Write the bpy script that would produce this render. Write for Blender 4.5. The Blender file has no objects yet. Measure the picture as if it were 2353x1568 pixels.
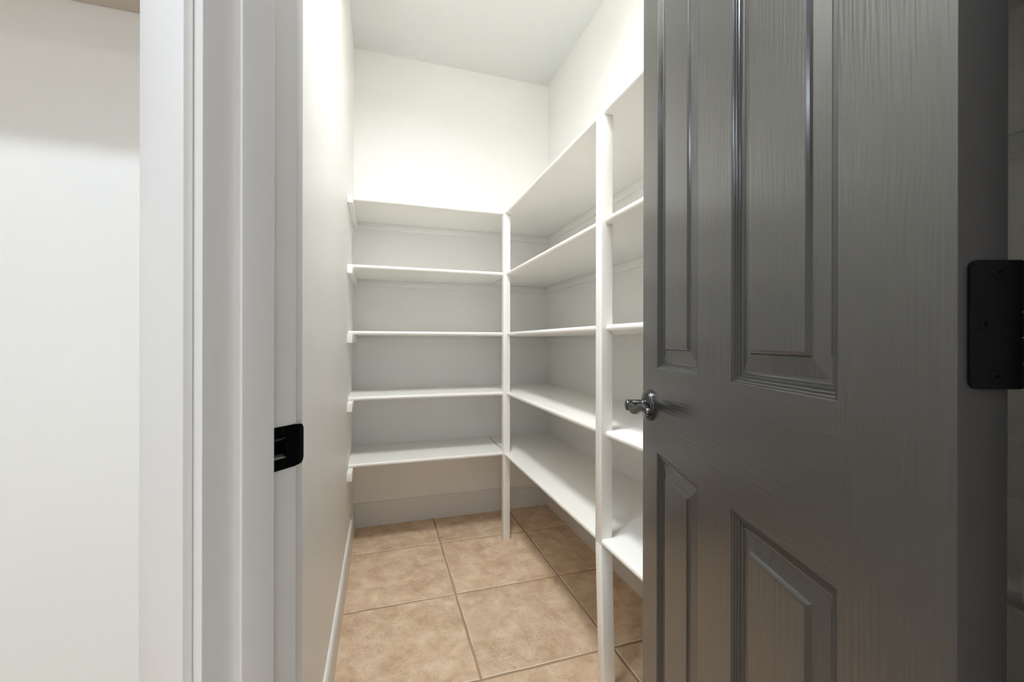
import bpy, bmesh, math, random
from mathutils import Vector, Matrix

random.seed(7)
SC = bpy.context.scene
COL = SC.collection

# ------------------------------------------------------------------ camera
YAW, CAM_H = 0.3044, 1.06
cam_d = bpy.data.cameras.new('camera')
cam = bpy.data.objects.new('camera', cam_d)
COL.objects.link(cam)
cam_d.sensor_fit = 'HORIZONTAL'
cam_d.sensor_width = 36.0
cam_d.lens = 961.6 / 2353.0 * 36.0
cam_d.shift_y = 2.85 / 2353.0
cam_d.clip_start = 0.01
cam_d.dof.use_dof = True
cam_d.dof.focus_distance = 2.0
cam_d.dof.aperture_fstop = 14.0
cam.location = (0.0, 0.0, CAM_H)
cam.rotation_euler = (Matrix.Rotation(-YAW, 4, 'Z') @ Matrix.Rotation(math.pi / 2, 4, 'X')
                      @ Matrix.Rotation(0.0018, 4, 'Z')).to_euler()
SC.camera = cam

# ------------------------------------------------------------------ world, exposure
world = bpy.data.worlds.new('world')
SC.world = world
world.use_nodes = True
world.node_tree.nodes['Background'].inputs[0].default_value = (0.82, 0.93, 1.06, 1)
world.node_tree.nodes['Background'].inputs[1].default_value = 2.75
SC.view_settings.view_transform = 'Standard'
SC.view_settings.look = 'None'
SC.view_settings.gamma = 1.0
SC.view_settings.use_curve_mapping = False
SC.view_settings.exposure = 0.1
SC.cycles.max_bounces = 8
SC.cycles.diffuse_bounces = 6
SC.cycles.use_adaptive_sampling = True
SC.cycles.adaptive_threshold = 0.04
SC.cycles.glossy_bounces = 3
SC.cycles.caustics_reflective = False
SC.cycles.caustics_refractive = False
PANTRY_LAMP = 94.0      # dome lamp on the pantry ceiling
CAN_LAMP = 165.0        # recessed kitchen lights
CAN_NEAR = 415.0        # the one in front of the door casing

# window portal (daylight through the unseen kitchen window)
WIN = (-1.2, 0.9, 0.3, 2.2)               # x0, x1, z0, z1
KY0, KX0 = -3.4, -3.8                   # kitchen wall behind the camera, kitchen wall to the left
pl = bpy.data.lights.new('window_portal', 'AREA')
pl.shape = 'RECTANGLE'
pl.size = WIN[1] - WIN[0]
pl.size_y = WIN[3] - WIN[2]
pl.cycles.is_portal = True
po = bpy.data.objects.new('window_portal', pl)
COL.objects.link(po)
po.location = ((WIN[0] + WIN[1]) / 2, KY0 - 0.06, (WIN[2] + WIN[3]) / 2)
po.rotation_euler = (math.pi / 2, 0, 0)   # area light shines along local -Z -> +Y


# ------------------------------------------------------------------ materials
def new_mat(name):
    m = bpy.data.materials.new(name)
    m.use_nodes = True
    nt = m.node_tree
    return m, nt, nt.nodes['Principled BSDF']


def N(nt, t, **kw):
    n = nt.nodes.new(t)
    for k, v in kw.items():
        setattr(n, k, v)
    return n


def paint(name, col, rough=0.5, bump=0.0, scale=300.0, dist=0.001, detail=3.0, spec=0.5, mottled=0.02):
    m, nt, b = new_mat(name)
    b.inputs['Roughness'].default_value = rough
    b.inputs['Specular IOR Level'].default_value = spec
    tc = N(nt, 'ShaderNodeTexCoord')
    n2 = N(nt, 'ShaderNodeTexNoise')
    n2.inputs['Scale'].default_value = 3.0
    n2.inputs['Detail'].default_value = 0.0
    nt.links.new(tc.outputs['Object'], n2.inputs['Vector'])
    mix = N(nt, 'ShaderNodeMix', data_type='RGBA')
    mix.inputs[6].default_value = (*[c * (1 - mottled) for c in col], 1)
    mix.inputs[7].default_value = (*[min(1, c * (1 + mottled)) for c in col], 1)
    nt.links.new(n2.outputs['Fac'], mix.inputs[0])
    nt.links.new(mix.outputs[2], b.inputs['Base Color'])
    if bump > 0:
        n1 = N(nt, 'ShaderNodeTexNoise')
        n1.inputs['Scale'].default_value = scale
        n1.inputs['Detail'].default_value = detail
        nt.links.new(tc.outputs['Object'], n1.inputs['Vector'])
        bp = N(nt, 'ShaderNodeBump')
        bp.inputs['Strength'].default_value = bump
        bp.inputs['Distance'].default_value = dist
        nt.links.new(n1.outputs['Fac'], bp.inputs['Height'])
        nt.links.new(bp.outputs['Normal'], b.inputs['Normal'])
    return m


def grain_paint(name, col, vertical=True):
    """dark semi-gloss paint over an embossed wood grain"""
    m, nt, b = new_mat(name)
    b.inputs['Base Color'].default_value = (*col, 1)
    b.inputs['Roughness'].default_value = 0.27
    b.inputs['Specular IOR Level'].default_value = 1.0
    b.inputs['IOR'].default_value = 1.65
    tc = N(nt, 'ShaderNodeTexCoord')
    mp = N(nt, 'ShaderNodeMapping')
    mp.inputs['Scale'].default_value = (240, 40, 11) if vertical else (13, 40, 260)
    # slow wobble so the fibres are not ruler-straight
    wob = N(nt, 'ShaderNodeTexNoise')
    wob.inputs['Scale'].default_value = 7.0
    wob.inputs['Detail'].default_value = 1.0
    nt.links.new(tc.outputs['Object'], wob.inputs['Vector'])
    vm = N(nt, 'ShaderNodeVectorMath', operation='SCALE')
    vm.inputs['Scale'].default_value = 0.010 if vertical else 0.022
    nt.links.new(wob.outputs['Color'], vm.inputs[0])
    va = N(nt, 'ShaderNodeVectorMath', operation='ADD')
    nt.links.new(tc.outputs['Object'], va.inputs[0])
    nt.links.new(vm.outputs[0], va.inputs[1])
    nt.links.new(va.outputs[0], mp.inputs['Vector'])
    n1 = N(nt, 'ShaderNodeTexNoise')
    n1.inputs['Scale'].default_value = 1.0
    n1.inputs['Detail'].default_value = 2.0
    n1.inputs['Roughness'].default_value = 0.45
    nt.links.new(mp.outputs[0], n1.inputs['Vector'])
    bp = N(nt, 'ShaderNodeBump')
    bp.inputs['Strength'].default_value = 0.5 if vertical else 0.45
    bp.inputs['Distance'].default_value = 0.0010
    nt.links.new(n1.outputs['Fac'], bp.inputs['Height'])
    nt.links.new(bp.outputs['Normal'], b.inputs['Normal'])
    return m


def metal(name, col, rough, metallic=1.0, spec=0.5):
    m, nt, b = new_mat(name)
    b.inputs['Base Color'].default_value = (*col, 1)
    b.inputs['Roughness'].default_value = rough
    b.inputs['Metallic'].default_value = metallic
    b.inputs['Specular IOR Level'].default_value = spec
    tc = N(nt, 'ShaderNodeTexCoord')
    n1 = N(nt, 'ShaderNodeTexNoise')
    n1.inputs['Scale'].default_value = 400.0
    nt.links.new(tc.outputs['Object'], n1.inputs['Vector'])
    bp = N(nt, 'ShaderNodeBump')
    bp.inputs['Strength'].default_value = 0.05
    bp.inputs['Distance'].default_value = 0.0003
    nt.links.new(n1.outputs['Fac'], bp.inputs['Height'])
    nt.links.new(bp.outputs['Normal'], b.inputs['Normal'])
    return m


def glow(name, col, strength):
    m, nt, b = new_mat(name)
    b.inputs['Base Color'].default_value = (0.9, 0.9, 0.88, 1)
    b.inputs['Emission Color'].default_value = (*col, 1)
    b.inputs['Emission Strength'].default_value = strength
    return m


def tile_mat():
    m, nt, b = new_mat('stone_tile')
    tc = N(nt, 'ShaderNodeTexCoord')
    oi = N(nt, 'ShaderNodeObjectInfo')
    off = N(nt, 'ShaderNodeVectorMath', operation='ADD')
    mul = N(nt, 'ShaderNodeMath', operation='MULTIPLY')
    mul.inputs[1].default_value = 37.0
    nt.links.new(oi.outputs['Random'], mul.inputs[0])
    nt.links.new(tc.outputs['Object'], off.inputs[0])
    nt.links.new(mul.outputs[0], off.inputs[1])

    def noise(scale, detail, rough=0.55, dist=0.0):
        n = N(nt, 'ShaderNodeTexNoise')
        n.inputs['Scale'].default_value = scale
        n.inputs['Detail'].default_value = detail
        n.inputs['Roughness'].default_value = rough
        n.inputs['Distortion'].default_value = dist
        nt.links.new(off.outputs[0], n.inputs['Vector'])
        return n

    def ramp(src, stops):
        r = N(nt, 'ShaderNodeValToRGB')
        el = r.color_ramp.elements
        while len(el) < len(stops):
            el.new(0.5)
        for e, (p, c) in zip(el, stops):
            e.position = p
            e.color = (*c, 1)
        nt.links.new(src, r.inputs[0])
        return r

    cloud = ramp(noise(13.0, 9.0, 0.66, 0.35).outputs['Fac'],
                 [(0.30, (0.50, 0.35, 0.23)), (0.45, (0.645, 0.475, 0.325)),
                  (0.57, (0.735, 0.57, 0.41)), (0.70, (0.81, 0.675, 0.52))])
    # short dark scratches / veins
    mp = N(nt, 'ShaderNodeMapping')
    mp.inputs['Scale'].default_value = (1.0, 1.6, 1.0)
    mp.inputs['Rotation'].default_value = (0, 0, 0.5)
    nt.links.new(off.outputs[0], mp.inputs['Vector'])
    vn = N(nt, 'ShaderNodeTexNoise')
    vn.inputs['Scale'].default_value = 38.0
    vn.inputs['Detail'].default_value = 4.0
    vn.inputs['Distortion'].default_value = 1.6
    nt.links.new(mp.outputs[0], vn.inputs['Vector'])
    vein = ramp(vn.outputs['Fac'], [(0.478, (0, 0, 0)), (0.497, (1, 1, 1)), (0.503, (1, 1, 1)), (0.522, (0, 0, 0))])
    gate = ramp(noise(11.0, 2.0).outputs['Fac'], [(0.42, (0, 0, 0)), (0.62, (1, 1, 1))])
    vg = N(nt, 'ShaderNodeMath', operation='MULTIPLY')
    nt.links.new(vein.outputs[0], vg.inputs[0])
    nt.links.new(gate.outputs[0], vg.inputs[1])
    pits = ramp(noise(150.0, 2.0).outputs['Fac'], [(0.67, (0, 0, 0)), (0.73, (1, 1, 1))])
    gate2 = ramp(noise(9.0, 1.0).outputs['Fac'], [(0.53, (0, 0, 0)), (0.68, (1, 1, 1))])
    pg = N(nt, 'ShaderNodeMath', operation='MULTIPLY')
    nt.links.new(pits.outputs[0], pg.inputs[0])
    nt.links.new(gate2.outputs[0], pg.inputs[1])
    mx = N(nt, 'ShaderNodeMath', operation='MAXIMUM')
    nt.links.new(vg.outputs[0], mx.inputs[0])
    nt.links.new(pg.outputs[0], mx.inputs[1])
    sc = N(nt, 'ShaderNodeMath', operation='MULTIPLY')
    sc.inputs[1].default_value = 0.6
    nt.links.new(mx.outputs[0], sc.inputs[0])
    mix = N(nt, 'ShaderNodeMix', data_type='RGBA')
    mix.inputs[7].default_value = (0.20, 0.105, 0.05, 1)
    nt.links.new(sc.outputs[0], mix.inputs[0])
    nt.links.new(cloud.outputs[0], mix.inputs[6])
    # tile to tile shade
    hsv = N(nt, 'ShaderNodeHueSaturation')
    mr = N(nt, 'ShaderNodeMapRange')
    mr.inputs[3].default_value = 0.93
    mr.inputs[4].default_value = 1.06
    nt.links.new(oi.outputs['Random'], mr.inputs[0])
    nt.links.new(mr.outputs[0], hsv.inputs['Value'])
    nt.links.new(mix.outputs[2], hsv.inputs['Color'])
    nt.links.new(hsv.outputs[0], b.inputs['Base Color'])
    b.inputs['Roughness'].default_value = 0.55
    bp = N(nt, 'ShaderNodeBump')
    bp.inputs['Strength'].default_value = 0.35
    bp.inputs['Distance'].default_value = 0.002
    nt.links.new(noise(30.0, 5.0, 0.6).outputs['Fac'], bp.inputs['Height'])
    nt.links.new(bp.outputs['Normal'], b.inputs['Normal'])
    return m


M_WALL = paint('wall_paint', (0.885, 0.877, 0.848), 0.42, 0.4, 260.0, 0.0012, 1.0)
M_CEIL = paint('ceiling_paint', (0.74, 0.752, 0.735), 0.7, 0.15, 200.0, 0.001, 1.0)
M_TRIM = paint('trim_paint', (0.78, 0.77, 0.755), 0.38, 0.04, 40.0, 0.0006, 0.0)
M_SHELF = paint('shelf_paint', (0.90, 0.89, 0.855), 0.36, 0.05, 30.0, 0.0006, 0.0)
M_GRAIN_V = grain_paint('door_paint_upright_grain', (0.024, 0.0235, 0.023), True)
M_GRAIN_H = grain_paint('door_paint_level_grain', (0.024, 0.0235, 0.023), False)
M_SMOOTH = paint('door_moulding_paint', (0.024, 0.0235, 0.023), 0.2, spec=0.85)
M_EDGE = paint('door_edge_paint', (0.040, 0.038, 0.038), 0.5, 0.1, 120.0, 0.0004)
M_BLACK = metal('black_metal', (0.0035, 0.0035, 0.0037), 0.48, 0.0, 0.12)
M_STEEL = metal('lit_steel', (0.42, 0.41, 0.39), 0.45)  # pale tone stands in for light on the latch dish
M_GUN = metal('gunmetal', (0.085, 0.085, 0.086), 0.25)
M_GROUT = paint('grout', (0.43, 0.315, 0.205), 0.9, 0.6, 250.0, 0.002, mottled=0.15)
M_TILE = tile_mat()
M_RIM = paint('worn_lit_tile_rim', (0.80, 0.70, 0.57), 0.7, 0.3, 120.0, 0.001, mottled=0.08)  # chipped rim, made paler to carry the light caught by the bevel
M_CAB = paint('cabinet_paint', (0.60, 0.53, 0.46), 0.5, 0.05, 60.0)
M_DOME = glow('lamp_glass', (0.985, 0.998, 1.0), PANTRY_LAMP)
M_CAN = glow('downlight_lens', (0.80, 0.91, 1.03), CAN_LAMP)
M_CAN_NEAR = glow('downlight_lens_bright', (0.80, 0.91, 1.03), CAN_NEAR)
M_NICKEL = metal('nickel', (0.6, 0.58, 0.55), 0.3)
M_HOLE = paint('dark_cavity', (0.02, 0.019, 0.018), 0.8)

m, nt, b = new_mat('window_glass')
nt.nodes.remove(b)
tr = N(nt, 'ShaderNodeBsdfTransparent')
gl = N(nt, 'ShaderNodeBsdfGlossy')
gl.inputs['Roughness'].default_value = 0.02
ms = N(nt, 'ShaderNodeMixShader')
ms.inputs[0].default_value = 0.06
nt.links.new(tr.outputs[0], ms.inputs[1])
nt.links.new(gl.outputs[0], ms.inputs[2])
nt.links.new(ms.outputs[0], nt.nodes['Material Output'].inputs['Surface'])
M_GLASS = m


# ------------------------------------------------------------------ mesh helpers
def link_mesh(name, bm, mat, parent=None, smooth=False):
    bmesh.ops.recalc_face_normals(bm, faces=bm.faces)
    me = bpy.data.meshes.new(name)
    bm.to_mesh(me)
    bm.free()
    me.materials.append(mat)
    if smooth:
        for p in me.polygons:
            p.use_smooth = True
        me.set_sharp_from_angle(angle=math.radians(38))
    o = bpy.data.objects.new(name, me)
    COL.objects.link(o)
    if parent is not None:
        o.parent = parent
    return o


def add_box(bm, x0, x1, y0, y1, z0, z1, bev=0.0, seg=2):
    vs = [bm.verts.new((x, y, z)) for x in (x0, x1) for y in (y0, y1) for z in (z0, z1)]
    fs = [(0, 1, 3, 2), (4, 6, 7, 5), (0, 4, 5, 1), (2, 3, 7, 6), (0, 2, 6, 4), (1, 5, 7, 3)]
    faces = [bm.faces.new([vs[i] for i in f]) for f in fs]
    if bev > 0:
        es = list({e for f in faces for e in f.edges})
        bmesh.ops.bevel(bm, geom=es, offset=bev, segments=seg, affect='EDGES', profile=0.5)
    return bm


def box(name, x0, x1, y0, y1, z0, z1, mat, parent=None, bev=0.0):
    bm = bmesh.new()
    add_box(bm, x0, x1, y0, y1, z0, z1, bev)
    return link_mesh(name, bm, mat, parent, smooth=bev > 0)


def add_prism(bm, pts, z0, z1):
    lo = [bm.verts.new((x, y, z0)) for x, y in pts]
    hi = [bm.verts.new((x, y, z1)) for x, y in pts]
    n = len(pts)
    bm.faces.new(lo[::-1])
    bm.faces.new(hi)
    for i in range(n):
        bm.faces.new((lo[i], lo[(i + 1) % n], hi[(i + 1) % n], hi[i]))


def add_extrude(bm, prof, a, b, fn):
    """closed profile swept straight from a to b; fn(p, q, t) -> xyz"""
    A = [bm.verts.new(fn(p, q, a)) for p, q in prof]
    B = [bm.verts.new(fn(p, q, b)) for p, q in prof]
    n = len(prof)
    bm.faces.new(A)
    bm.faces.new(B[::-1])
    for i in range(n):
        bm.faces.new((A[i], A[(i + 1) % n], B[(i + 1) % n], B[i]))


def add_lathe(bm, prof, seg=40, origin=(0, 0, 0), axis='Z'):
    """prof: list of (radius, height)"""
    rings = []
    ox, oy, oz = origin
    for r, h in prof:
        ring = []
        for k in range(seg):
            a = 2 * math.pi * k / seg
            p, q = r * math.cos(a), r * math.sin(a)
            ring.append(bm.verts.new((ox + p, oy + q, oz + h) if axis == 'Z' else (ox + p, oy + h, oz + q)))
        rings.append(ring)
    for A, B in zip(rings, rings[1:]):
        for k in range(seg):
            bm.faces.new((A[k], A[(k + 1) % seg], B[(k + 1) % seg], B[k]))
    bm.faces.new(rings[0])
    bm.faces.new(rings[-1])


def empty(name, loc, rz=0.0, parent=None):
    o = bpy.data.objects.new(name, None)
    o.empty_display_size = 0.05
    COL.objects.link(o)
    o.location = loc
    o.rotation_euler = (0, 0, rz)
    o.parent = parent
    return o


def tag(o, label, cat=None, group=None, kind=None):
    if label:
        o['label'] = label
    if cat:
        o['category'] = cat
    if group:
        o['group'] = group
    if kind:
        o['kind'] = kind
    return o


# ------------------------------------------------------------------ plan of the place (metres)
XL, XR, YB, ZC = -0.1478, 1.0447, 2.5475, 2.7374
S, C = math.sin(YAW), math.cos(YAW)
R2, F2 = Vector((C, -S)), Vector((S, C))
PHI = math.radians(24.2)
OX = R2 * math.cos(PHI) - F2 * math.sin(PHI)     # along the angled door wall, latch side -> hinge side
NY = R2 * math.sin(PHI) + F2 * math.cos(PHI)     # through the doorway into the pantry
E0 = R2 * (-0.2967) + F2 * 0.575                 # latch jamb, pantry-side edge
DW_ROT = math.atan2(OX.y, OX.x)


def dw(x, y):                                     # door-wall coordinates -> plan
    p = E0 + OX * x + NY * y
    return (p.x, p.y)


OPEN_W, OPEN_H, WT = 0.7145, 2.045, 0.1187
JT = 0.018
xin = (E0.x - XL) / -OX.x                         # where the inner face of the door wall meets wall_left
PIN = dw((XL - E0.x) / OX.x, 0)
KOR = dw(-0.0162 - 0.092, -WT)                    # outer corner just past the casing
XO = KOR[0]
far = (XR - E0.x) / OX.x
far_o = (XR - (E0 - NY * WT).x) / OX.x
YALC = 1.2                                        # kitchen alcove wall


def struct(o, label=None):
    o['kind'] = 'structure'
    if label:
        o['label'] = label
    return o


ZF = -0.002
bm = bmesh.new()
add_prism(bm, [PIN, KOR, (XO, YB), (XL, YB)], ZF, ZC)
struct(link_mesh('wall_left', bm, M_WALL), 'white textured wall on the left of the pantry')
bm = bmesh.new()
add_prism(bm, [PIN, dw(-JT, 0), dw(-JT, -WT), KOR], ZF, ZC)
add_prism(bm, [dw(OPEN_W + JT, 0), dw(far, 0), dw(far_o, -WT), dw(OPEN_W + JT, -WT)], ZF, ZC)
add_prism(bm, [dw(-JT, 0), dw(OPEN_W + JT, 0), dw(OPEN_W + JT, -WT), dw(-JT, -WT)], OPEN_H + JT, ZC)
struct(link_mesh('wall_front', bm, M_WALL), 'angled white wall around the pantry doorway')
struct(box('wall_back', XO, XR + 0.12, YB, YB + 0.11, ZF, ZC, M_WALL), 'white back wall above and behind the shelves')
struct(box('wall_right', XR, XR + 0.12, KY0, YB, ZF, ZC, M_WALL), 'white right wall behind the long shelves')
struct(box('wall_alcove', KX0, XO, YALC, YALC + 0.11, ZF, ZC, M_WALL), 'white kitchen wall left of the door casing')
struct(box('wall_kitchen', KX0 - 0.11, KX0, KY0, YALC + 0.11, ZF, ZC, M_WALL))
bm = bmesh.new()
for a in ((KX0 - 0.11, WIN[0], ZF, ZC), (WIN[1], XR + 0.12, ZF, ZC), (WIN[0], WIN[1], ZF, WIN[2]), (WIN[0], WIN[1], WIN[3], ZC)):
    add_box(bm, a[0], a[1], KY0 - 0.11, KY0, a[2], a[3])
struct(link_mesh('wall_rear', bm, M_WALL))
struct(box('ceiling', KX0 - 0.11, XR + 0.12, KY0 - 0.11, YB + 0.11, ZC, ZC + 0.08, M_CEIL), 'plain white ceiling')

# unseen kitchen window behind the camera, placed and sized to front-light the lower shelves
w1 = struct(empty('unseen_window_1', ((WIN[0] + WIN[1]) / 2, KY0 - 0.055, WIN[2])))
hw, hh = (WIN[1] - WIN[0]) / 2, WIN[3] - WIN[2]
bm = bmesh.new()
for a in ((-hw, -hw + .05, 0, hh), (hw - .05, hw, 0, hh), (-hw + .05, hw - .05, 0, .05), (-hw + .05, hw - .05, hh - .05, hh), (-.025, .025, .05, hh - .05)):
    add_box(bm, a[0], a[1], -.03, .03, a[2], a[3])
link_mesh('window_frame', bm, M_TRIM, w1)
for sx in (-1, 1):
    x0, x1 = sorted((sx * .025, sx * (hw - .05)))
    box('pane', x0, x1, -.004, .004, .05, hh - .05, M_GLASS, w1)

# ------------------------------------------------------------------ floor: grout bed and stone tiles
floor = struct(box('floor', KX0 - 0.11, XR + 0.12, KY0 - 0.11, YB + 0.11, -0.06, -0.0035, M_GROUT),
               'floor of square mottled tan stone tiles')
T, TX, TY, GAP = 0.469, 0.3038, 1.7496, 0.0085


def tile_mesh(seed):
    rnd = random.Random(seed)
    h = (T - GAP) / 2
    n = 9
    ring = []
    for side in range(4):
        for k in range(n):
            t = -h + 2 * h * k / n
            j = 0 if k == 0 else rnd.uniform(-0.0013, 0.0007)
            if rnd.random() < 0.10 and k:
                j -= 0.0025
            d = h + j
            ring.append([(t, -d), (d, t), (-t, d), (-d, -t)][side])
    bm = bmesh.new()
    lv = [bm.verts.new((x, y, -0.012)) for x, y in ring]
    mv = [bm.verts.new((x, y, -0.0014)) for x, y in ring]
    tv = [bm.verts.new((x * (1 - 0.0024 / h), y * (1 - 0.0024 / h), 0)) for x, y in ring]
    k = len(ring)
    for q, (A, B) in enumerate(((lv, mv), (mv, tv))):
        for i in range(k):
            f = bm.faces.new((A[i], A[(i + 1) % k], B[(i + 1) % k], B[i]))
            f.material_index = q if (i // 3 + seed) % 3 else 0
    bm.faces.new(tv)
    bmesh.ops.recalc_face_normals(bm, faces=bm.faces)
    me = bpy.data.meshes.new('tile')
    bm.to_mesh(me)
    bm.free()
    me.materials.append(M_TILE)
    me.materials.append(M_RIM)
    return me


tiles = [tile_mesh(s) for s in range(6)]
for j in range(-11, 2):
    for i in range(-9, 2):
        cx, cy = TX + (i + 0.5) * T, TY + (j + 0.5) * T
        if cx < -0.6 and cy > YALC:
            continue
        o = bpy.data.objects.new('tile', tiles[random.randrange(6)])
        COL.objects.link(o)
        o.parent = floor
        o.location = (cx, cy, 0)
        o.rotation_euler = (0, 0, random.randrange(4) * math.pi / 2)

# ------------------------------------------------------------------ baseboards
BB = [(0, 0), (0.0115, 0), (0.0115, 0.112), (0.0095, 0.116), (0.0095, 0.121), (0.0115, 0.124), (0.0105, 0.130), (0.006, 0.136), (0, 0.137)]


def baseboard(name, fn, a, b, label):
    bm = bmesh.new()
    add_extrude(bm, BB, a, b, fn)
    return struct(link_mesh(name, bm, M_TRIM), label)


baseboard('baseboard_left', lambda p, q, t: (XL + p, t, q), PIN[1] + 0.06, YB, 'white moulded baseboard along the left pantry wall')
baseboard('baseboard_back', lambda p, q, t: (t, YB - p, q), XL + 0.0115, XR - 0.0115, 'white moulded baseboard under the back shelves')
baseboard('baseboard_right', lambda p, q, t: (XR - p, t, q), -0.3, YB, 'white moulded baseboard under the right-hand shelves')
baseboard('baseboard_alcove', lambda p, q, t: (t, YALC - p, q), KX0, XO, 'white baseboard of the kitchen wall')

# ------------------------------------------------------------------ door frame (trim_1): jambs, stops, casings, strike plate
fr = struct(empty('trim_1', (E0.x, E0.y, 0), DW_ROT), 'white painted door frame with stop and flat casing')
LATCH_Z = 0.919
SZ0, SZ1, SY0, SY1 = LATCH_Z - 0.0135, LATCH_Z + 0.0135, -0.0362, -0.0155    # latch pocket


def latch_jamb():
    bm = bmesh.new()
    ys = [-WT, SY0, SY1, 0.0]
    zs = [0.0, SZ0, SZ1, OPEN_H + JT]
    grid = [[bm.verts.new((0, y, z)) for z in zs] for y in ys]
    for a in range(3):
        for c in range(3):
            if (a, c) != (1, 1):
                bm.faces.new((grid[a][c], grid[a + 1][c], grid[a + 1][c + 1], grid[a][c + 1]))
    hole = [grid[1][1], grid[2][1], grid[2][2], grid[1][2]]
    deep = [bm.verts.new((-0.014, v.co.y, v.co.z)) for v in hole]
    for i in range(4):
        bm.faces.new((hole[i], hole[(i + 1) % 4], deep[(i + 1) % 4], deep[i]))
    bm.faces.new(deep)
    b4 = [bm.verts.new((-JT, y, z)) for y, z in ((-WT, 0), (0, 0), (0, zs[-1]), (-WT, zs[-1]))]
    bm.faces.new(b4)
    edge = [[g[0] for g in grid], grid[3], [g[3] for g in grid][::-1], grid[0][::-1]]
    for i, e in enumerate(edge):
        bm.faces.new(e + [b4[(i + 1) % 4], b4[i]])
    return bm


link_mesh('jamb', latch_jamb(), M_TRIM, fr)
box('jamb', OPEN_W, OPEN_W + JT, -WT, 0, 0, OPEN_H + JT, M_TRIM, fr, 0.0012)
box('jamb', 0, OPEN_W, -WT, 0, OPEN_H, OPEN_H + JT, M_TRIM, fr, 0.0012)
ST0, ST1, STT = -0.0818, -0.0393, 0.011


def stop_strip(fn, a, b):
    prof = [(0, ST0), (STT - 0.002, ST0), (STT - 0.0006, ST0 + 0.0006), (STT, ST0 + 0.002), (STT, ST1 - 0.0015), (STT - 0.0015, ST1), (0, ST1)]
    bm = bmesh.new()
    add_extrude(bm, prof, a, b, fn)
    return link_mesh('door_stop', bm, M_TRIM, fr, True)


stop_strip(lambda p, q, t: (p, q, t), 0, OPEN_H)
stop_strip(lambda p, q, t: (OPEN_W - p, q, t), 0, OPEN_H)
stop_strip(lambda p, q, t: (t, q, OPEN_H - p), STT, OPEN_W - STT)
RV, CW, CT = 0.0162, 0.090, 0.0109
box('casing', -RV - CW, -RV, -WT - CT, -WT, 0, OPEN_H + RV, M_TRIM, fr, 0.0022)
box('casing', OPEN_W + RV, OPEN_W + RV + CW, -WT - CT, -WT, 0, OPEN_H + RV, M_TRIM, fr, 0.0022)
box('casing', -RV - CW, OPEN_W + RV + CW, -WT - CT, -WT, OPEN_H + RV, OPEN_H + RV + CW, M_TRIM, fr, 0.0022)
box('casing', -0.038, -0.006, 0, 0.0164, 0, OPEN_H + 0.006, M_TRIM, fr, 0.0025)
box('casing', OPEN_W + 0.012, OPEN_W + 0.07, 0, 0.0164, 0, OPEN_H + 0.006, M_TRIM, fr, 0.0025)
box('casing', -0.038, OPEN_W + 0.07, 0, 0.0164, OPEN_H + 0.006, OPEN_H + 0.064, M_TRIM, fr, 0.0025)


def strike_plate():
    """flat plate with a latch hole, a dished tongue and a D-shaped lip bent round the jamb"""
    bm = bmesh.new()
    th, hgt = 0.0016, 0.0575
    z0, z1 = LATCH_Z - hgt / 2, LATCH_Z + hgt / 2
    ys = [ST1 + 0.0005, SY0, SY1, -0.002]
    zs = [z0, SZ0, SZ1, z1]
    g = [[bm.verts.new((th, y, z)) for z in zs] for y in ys]
    for a in range(3):
        for c in range(3):
            if (a, c) != (1, 1):
                bm.faces.new((g[a][c], g[a + 1][c], g[a + 1][c + 1], g[a][c + 1]))
    # hole walls
    hole = [g[1][1], g[2][1], g[2][2], g[1][2]]
    mid = [bm.verts.new((-0.0055, y, z)) for y, z in ((-0.0265, LATCH_Z - 0.0085), (-0.0172, LATCH_Z - 0.0085), (-0.0172, LATCH_Z + 0.0085), (-0.0265, LATCH_Z + 0.0085))]
    deep = [bm.verts.new((-0.0115, v.co.y, v.co.z)) for v in mid]
    for i in range(4):
        f1 = bm.faces.new((hole[i], hole[(i + 1) % 4], mid[(i + 1) % 4], mid[i]))
        f1.material_index = 1 if i in (0, 2) else 0  # only bottom and top faces pale, their lit look put into the colour
        bm.faces.new((mid[i], mid[(i + 1) % 4], deep[(i + 1) % 4], deep[i]))
    bm.faces.new(deep)
    # plate rim
    rim = [v for v in [g[0][k] for k in range(4)]]
    low = [bm.verts.new((0.0, v.co.y, v.co.z)) for v in rim]
    for i in range(3):
        bm.faces.new((rim[i], rim[i + 1], low[i + 1], low[i]))
    # lip: columns bending away, rounded in height
    prev = g[3]
    edge_lo, edge_hi = [], []
    for k in range(1, 7):
        t = k / 6
        y = -0.002 + 0.0165 * t
        x = th - 0.0042 * t * t
        shrink = 0.0007 + 0.0075 * (1 - math.sqrt(max(0, 1 - t ** 3.2)))
        cols = []
        for z in zs:
            w = (z - LATCH_Z) / (hgt / 2)
            cols.append(bm.verts.new((x, y, LATCH_Z + w * (hgt / 2 - shrink))))
        for c in range(3):
            bm.faces.new((prev[c], cols[c], cols[c + 1], prev[c + 1]))
        prev = cols
    bmesh.ops.solidify(bm, geom=bm.faces[:], thickness=0.0006)
    return bm


sp = link_mesh('strike_plate', strike_plate(), M_BLACK, fr)
sp.data.materials.append(M_STEEL)
tag(sp, 'black metal strike plate set into the white jamb')


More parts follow.
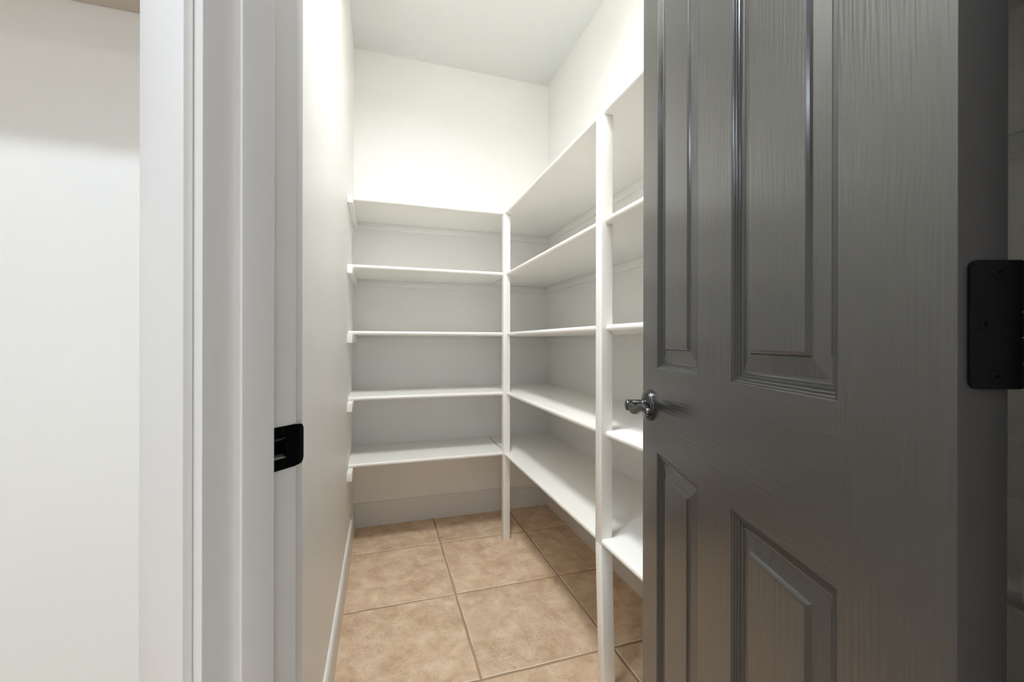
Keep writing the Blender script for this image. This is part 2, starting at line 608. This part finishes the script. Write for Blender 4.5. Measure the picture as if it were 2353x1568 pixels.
def screw(parent, pos, axis, r=0.0038, mat=None, loc_axis_sign=1):
    bm = bmesh.new()
    prof = [(r, 0), (r * 0.96, 0.0006), (r * 0.62, 0.0009), (r * 0.34, 0.0008), (r * 0.30, -0.0006)]
    prof = [(a, h * loc_axis_sign) for a, h in prof]
    add_lathe(bm, prof, 20, (0, 0, 0), 'Z')
    rot = Matrix.Rotation(math.pi / 2, 4, 'Y') if axis == 'X' else Matrix.Rotation(-math.pi / 2, 4, 'X')
    bmesh.ops.transform(bm, matrix=Matrix.Translation(pos) @ rot, verts=bm.verts)
    return link_mesh('screw', bm, mat or M_BLACK, parent, True)


for dz in (-0.0215, 0.0205):
    screw(sp, (0.0016, -0.021, LATCH_Z + dz), 'X')

# ------------------------------------------------------------------ the door (door_1)
P0 = R2 * 0.31 + F2 * 0.2912
door = struct(empty('door_1', (P0.x, P0.y, 0), math.atan2(F2.y, F2.x)),
              'dark grey panelled door standing open in front of the shelves')
DWID, DT, DZ0, DZ1 = 0.6976, 0.035, 0.008, 2.030
XS_ = [0.0, 0.107, 0.301, 0.408, 0.603, DWID]
ZS_ = [DZ0, 0.240, 0.826, 1.004, 1.915, DZ1]


def door_piece(name, x0, x1, z0, z1, mat):
    o = box(name, x0, x1, -DT, 0, z0, z1, mat, door)
    return o


for a, b_ in ((XS_[0], XS_[1]), (XS_[4], XS_[5])):
    o = door_piece('stile', a, b_, DZ0, DZ1, M_GRAIN_V)
    o.data.materials.append(M_EDGE)
    for p in o.data.polygons:
        if abs(p.normal.x) > 0.9:
            p.material_index = 1
for a, b_ in ((ZS_[0], ZS_[1]), (ZS_[2], ZS_[3]), (ZS_[4], ZS_[5])):
    door_piece('rail', XS_[1], XS_[4], a, b_, M_GRAIN_H)
for a, b_ in ((ZS_[1], ZS_[2]), (ZS_[3], ZS_[4])):
    door_piece('mullion', XS_[2], XS_[3], a, b_, M_GRAIN_V)

PROF = [(0, 0), (0.0012, -0.0006), (0.0028, -0.0004), (0.0040, -0.0016), (0.0046, -0.0026), (0.0066, -0.0024), (0.0076, -0.0034),
        (0.0082, -0.0044), (0.0104, -0.0042), (0.0114, -0.0054), (0.0120, -0.0064), (0.0145, -0.0063), (0.0160, -0.0076), (0.0185, -0.0082),
        (0.0405, -0.0052), (0.0425, -0.0030), (0.0450, -0.0010), (0.0462, -0.0008)]


def door_panel(x0, x1, z0, z1):
    bm = bmesh.new()
    outer = []
    for sgn in (1, -1):
        rings = []
        for d, y in PROF:
            yy = y if sgn > 0 else -DT - y
            rings.append([bm.verts.new(v) for v in ((x0 + d, yy, z0 + d), (x1 - d, yy, z0 + d), (x1 - d, yy, z1 - d), (x0 + d, yy, z1 - d))])
        for q, (A, B) in enumerate(zip(rings, rings[1:])):
            for i in range(4):
                nf = bm.faces.new((A[i], A[(i + 1) % 4], B[(i + 1) % 4], B[i]))
                nf.material_index = 1 if q < 13 or q > 13 else 0
        bm.faces.new(rings[-1])
        outer.append(rings[0])
    for i in range(4):
        bm.faces.new((outer[0][i], outer[0][(i + 1) % 4], outer[1][(i + 1) % 4], outer[1][i]))
    o = link_mesh('panel', bm, M_GRAIN_V, door)
    o.data.materials.append(M_SMOOTH)
    return o


for zi in (1, 3):
    for xi in (1, 3):
        door_panel(XS_[xi], XS_[xi + 1], ZS_[zi], ZS_[zi + 1])


# lever handles, one on each face
def lever_set(side):
    kx, kz = 0.651, LATCH_Z
    f = (lambda y: y) if side > 0 else (lambda y: -DT - y)
    bm = bmesh.new()
    prof = [(0.0345, 0.0), (0.0345, 0.0045), (0.0335, 0.0060), (0.0322, 0.0064), (0.0318, 0.0088), (0.0300, 0.0104), (0.0150, 0.0122), (0.0148, 0.0135)]
    add_lathe(bm, [(r, f(h)) for r, h in prof], 48, (kx, 0, kz), 'Y')
    rose = link_mesh('lever_handle', bm, M_GUN, door, True)
    tag(rose, 'dark gunmetal lever handle with round rose')
    bm = bmesh.new()
    prof = [(0.0135, 0.0125), (0.0138, 0.0165), (0.0122, 0.0180), (0.0118, 0.0205), (0.0125, 0.0225), (0.0125, 0.0500), (0.0112, 0.0528), (0.0085, 0.0540)]
    add_lathe(bm, [(r, f(h)) for r, h in prof], 32, (kx, 0, kz), 'Y')
    link_mesh('lever_neck', bm, M_GUN, rose, True)
    # wavy blade running back over the door
    bm = bmesh.new()
    nseg = 40
    rings = []
    for k in range(nseg + 1):
        t = k / nseg
        x = kx + 0.004 - 0.128 * t
        up = 0.0125 - 0.0035 * t + (0.0062 * math.sin(2 * math.pi * (t * 1.06 + 0.44)) if t > 0 else 0) * min(1, t * 6)
        hgt = 0.0225 - 0.007 * t
        if t > 0.92:
            hgt *= math.sqrt(max(0.03, 1 - ((t - 0.92) / 0.08) ** 2))
        cz = up - (0.0225 - 0.007 * t) / 2
        yc, th = 0.0455 - 0.006 * t * t, 0.0068
        ring = []
        for a in range(14):
            an = 2 * math.pi * a / 14
            ca, sa = math.cos(an), math.sin(an)
            px = th * math.copysign(abs(ca) ** 0.7, ca)
            pz = hgt / 2 * math.copysign(abs(sa) ** 0.7, sa)
            ring.append(bm.verts.new((x, f(yc + px), kz + cz + pz)))
        rings.append(ring)
    for A, B in zip(rings, rings[1:]):
        for i in range(14):
            bm.faces.new((A[i], A[(i + 1) % 14], B[(i + 1) % 14], B[i]))
    bm.faces.new(rings[0])
    bm.faces.new(rings[-1])
    link_mesh('lever_blade', bm, M_GUN, rose, True)


lever_set(1)
lever_set(-1)
# latch face on the free edge
lf = box('latch_plate', DWID - 0.0002, DWID + 0.0012, -0.030, -0.005, LATCH_Z - 0.028, LATCH_Z + 0.028, M_BLACK, door, 0.0005)


# hinges: a leaf let into the hinge edge, knuckles past the far face, a leaf on the jamb
def hinge(zc):
    hh2 = 0.0448
    r = 0.006
    bm = bmesh.new()
    y0, y1 = -0.0425, -0.0066
    pts = []
    for (cy, cz, a0) in ((y1 - r, hh2 - r, 0), (y1 - r, -hh2 + r, -90)):
        pass
    pts = [(y0, -hh2), (y0, hh2)]
    for k in range(7):
        a = math.radians(90 - 15 * k)
        pts.append((y1 - r + r * math.cos(a), hh2 - r + r * math.sin(a)))
    for k in range(7):
        a = math.radians(0 - 15 * k)
        pts.append((y1 - r + r * math.cos(a), -hh2 + r + r * math.sin(a)))
    lo = [bm.verts.new((0.0, y, zc + z)) for y, z in pts]
    hi = [bm.verts.new((-0.0020, y, zc + z)) for y, z in pts]
    n = len(pts)
    bm.faces.new(lo)
    bm.faces.new(hi[::-1])
    for i in range(n):
        bm.faces.new((lo[i], lo[(i + 1) % n], hi[(i + 1) % n], hi[i]))
    leaf = link_mesh('hinge_leaf', bm, M_BLACK, door)
    tag(leaf, 'black hinge leaf screwed to the door edge')
    for (py, pz) in ((-0.0262, 0.0362), (-0.0168, 0.0004), (-0.0245, -0.0362)):
        screw(leaf, (-0.0020, py, zc + pz), 'X', 0.0042, M_BLACK, -1)
    for k in range(5):
        za = zc - hh2 + k * 2 * hh2 / 5
        bm = bmesh.new()
        add_lathe(bm, [(0.0056, za + 0.0004), (0.0062, za + 0.001), (0.0062, za + 2 * hh2 / 5 - 0.001), (0.0056, za + 2 * hh2 / 5 - 0.0004)], 24, (-0.0015, -0.0487, 0), 'Z')
        link_mesh('knuckle', bm, M_BLACK, leaf, True)


for zc in (0.25, 1.0728, 1.83):
    hinge(zc)

# ------------------------------------------------------------------ built-in shelving
sh = empty('pantry_shelving', (XL, YB, 0))
tag(sh, 'white built-in pantry shelves wrapping the back and right walls on square posts', 'shelving')
sh.location = (0, 0, 0)
HS = [0.460, 0.784, 1.104, 1.427, 1.755]
FX = [0.632, 0.646, 0.647, 0.641, 0.636]
FY = 2.157
TH = 0.0095


def nose(front, back):
    """board section: full round nose at 'front', square at 'back'; (depth, height)"""
    sg = 1 if back > front else -1
    pts = [(back, -TH), (back, TH)]
    for k in range(9):
        a = math.pi / 2 + math.pi * k / 8
        pts.append((front + sg * (TH * 0.85 + TH * 0.85 * math.cos(a)), TH * math.sin(a)))
    return pts


P1 = (0.627, 0.665, 2.146, 2.184)      # corner post x0,x1,y0,y1
P2 = (0.6315, 0.6695, 1.115, 1.153)    # middle post
YN = 0.02                               # near end of the right-hand shelves
for i, h in enumerate(HS):
    bm = bmesh.new()
    add_extrude(bm, nose(FY, YB), XL, FX[i] + (0.004 if i == 4 else 0.012), lambda p, q, t: (t, p, h + q))
    link_mesh('shelf', bm, M_SHELF, sh, True)
    bm = bmesh.new()
    add_extrude(bm, nose(FX[i], XR), YN, YB, lambda p, q, t: (p, t, h + q))
    link_mesh('shelf', bm, M_SHELF, sh, True)
    z1 = h - TH
    z0 = z1 - 0.039
    box('cleat', XL, XL + 0.0225, 2.072, YB, z0, z1, M_SHELF, sh, 0.002)
    box('cleat', XL + 0.0225, XR, YB - 0.013, YB, z0, z1, M_SHELF, sh, 0.0015)
    box('cleat', XR - 0.013, XR, YN, YB - 0.013, z0, z1, M_SHELF, sh, 0.0015)

zt = HS[4] - TH
box('post', P1[0], P1[1], P1[2], P1[3], 0, zt, M_SHELF, sh, 0.003)


def bent_post():
    """straight down to the lowest shelf, the bottom length leaning slightly to the wall"""
    bm = bmesh.new()
    add_box(bm, P2[0], P2[1], P2[2], P2[3], HS[0] - TH, zt, 0.003)
    bm2 = bmesh.new()
    add_box(bm2, P2[0], P2[1], P2[2], P2[3], 0, HS[0] - TH, 0.003)
    for v in bm2.verts:
        v.co.x += 0.012 * (1 - v.co.z / (HS[0] - TH))
    me = bpy.data.meshes.new('tmp')
    bm2.to_mesh(me)
    bm2.free()
    bm.from_mesh(me)
    bpy.data.meshes.remove(me)
    return bm


link_mesh('post', bent_post(), M_SHELF, sh, True)

# ------------------------------------------------------------------ lamps
lamp = empty('ceiling_lamp', (0.13, 0.98, ZC))
tag(lamp, 'round white lamp with an added baffle on the pantry ceiling', 'lamp')
bm = bmesh.new()
add_lathe(bm, [(0.1, 0.0), (0.192, 0.0), (0.194, -0.004), (0.194, -0.062), (0.191, -0.066), (0.183, -0.066), (0.180, -0.062), (0.180, -0.010), (0.1, -0.010)], 48)
link_mesh('lamp_baffle', bm, M_TRIM, lamp, True)  # drum side added below the lens to dim light on the upper walls
bm = bmesh.new()
add_lathe(bm, [(0.178, -0.011), (0.178, -0.016), (0.174, -0.019), (0.12, -0.021)], 48)
link_mesh('lamp_lens', bm, M_DOME, lamp, True)

for k, (x, y) in enumerate(((-0.95, 0.0), (-2.5, 0.0), (-0.95, -2.0), (-2.5, -2.0))):
    L = empty('recessed_light', (x, y, ZC))
    tag(L, ['recessed ceiling light in front of the wall cabinet', 'recessed ceiling light in the far kitchen corner',
            'recessed ceiling light by the window, right', 'recessed ceiling light by the window, left'][k], 'light', 'kitchen downlights')
    bm = bmesh.new()
    rings = []
    add_lathe(bm, [(0.072, -0.002), (0.092, -0.001), (0.092, -0.006), (0.074, -0.010), (0.072, -0.008)], 40)
    link_mesh('trim_ring', bm, M_TRIM, L, True)
    bm = bmesh.new()
    add_lathe(bm, [(0.070, -0.004), (0.070, -0.0105), (0.060, -0.0115)], 40)
    link_mesh('lens', bm, M_CAN if k else M_CAN_NEAR, L, True)

# ------------------------------------------------------------------ kitchen wall cabinet over the alcove
CX0, CX1, CY0, CZ0, CZ1 = -1.46, XO - 0.004, 0.87, 1.83, 2.55
cab = empty('wall_cabinet', ((CX0 + CX1) / 2, YALC, CZ0))
tag(cab, 'beige wall cabinet hung high beside the door casing', 'cabinet')
wx = (CX1 - CX0) / 2
box('body', -wx, wx, CY0 - YALC + 0.02, -0.001, 0, CZ1 - CZ0, M_CAB, cab, 0.001)
for sx in (-1, 1):
    x0, x1 = sorted((sx * 0.002, sx * (wx - 0.002)))
    d = box('cabinet_door', x0, x1, CY0 - YALC, CY0 - YALC + 0.019, 0.004, CZ1 - CZ0 - 0.004, M_CAB, cab, 0.002)
    bm = bmesh.new()
    add_lathe(bm, [(0.006, 0), (0.005, -0.012), (0.013, -0.018), (0.014, -0.024), (0.008, -0.028)], 20, (sx * 0.03, CY0 - YALC, 0.06), 'Y')
    link_mesh('knob', bm, M_NICKEL, d, True)
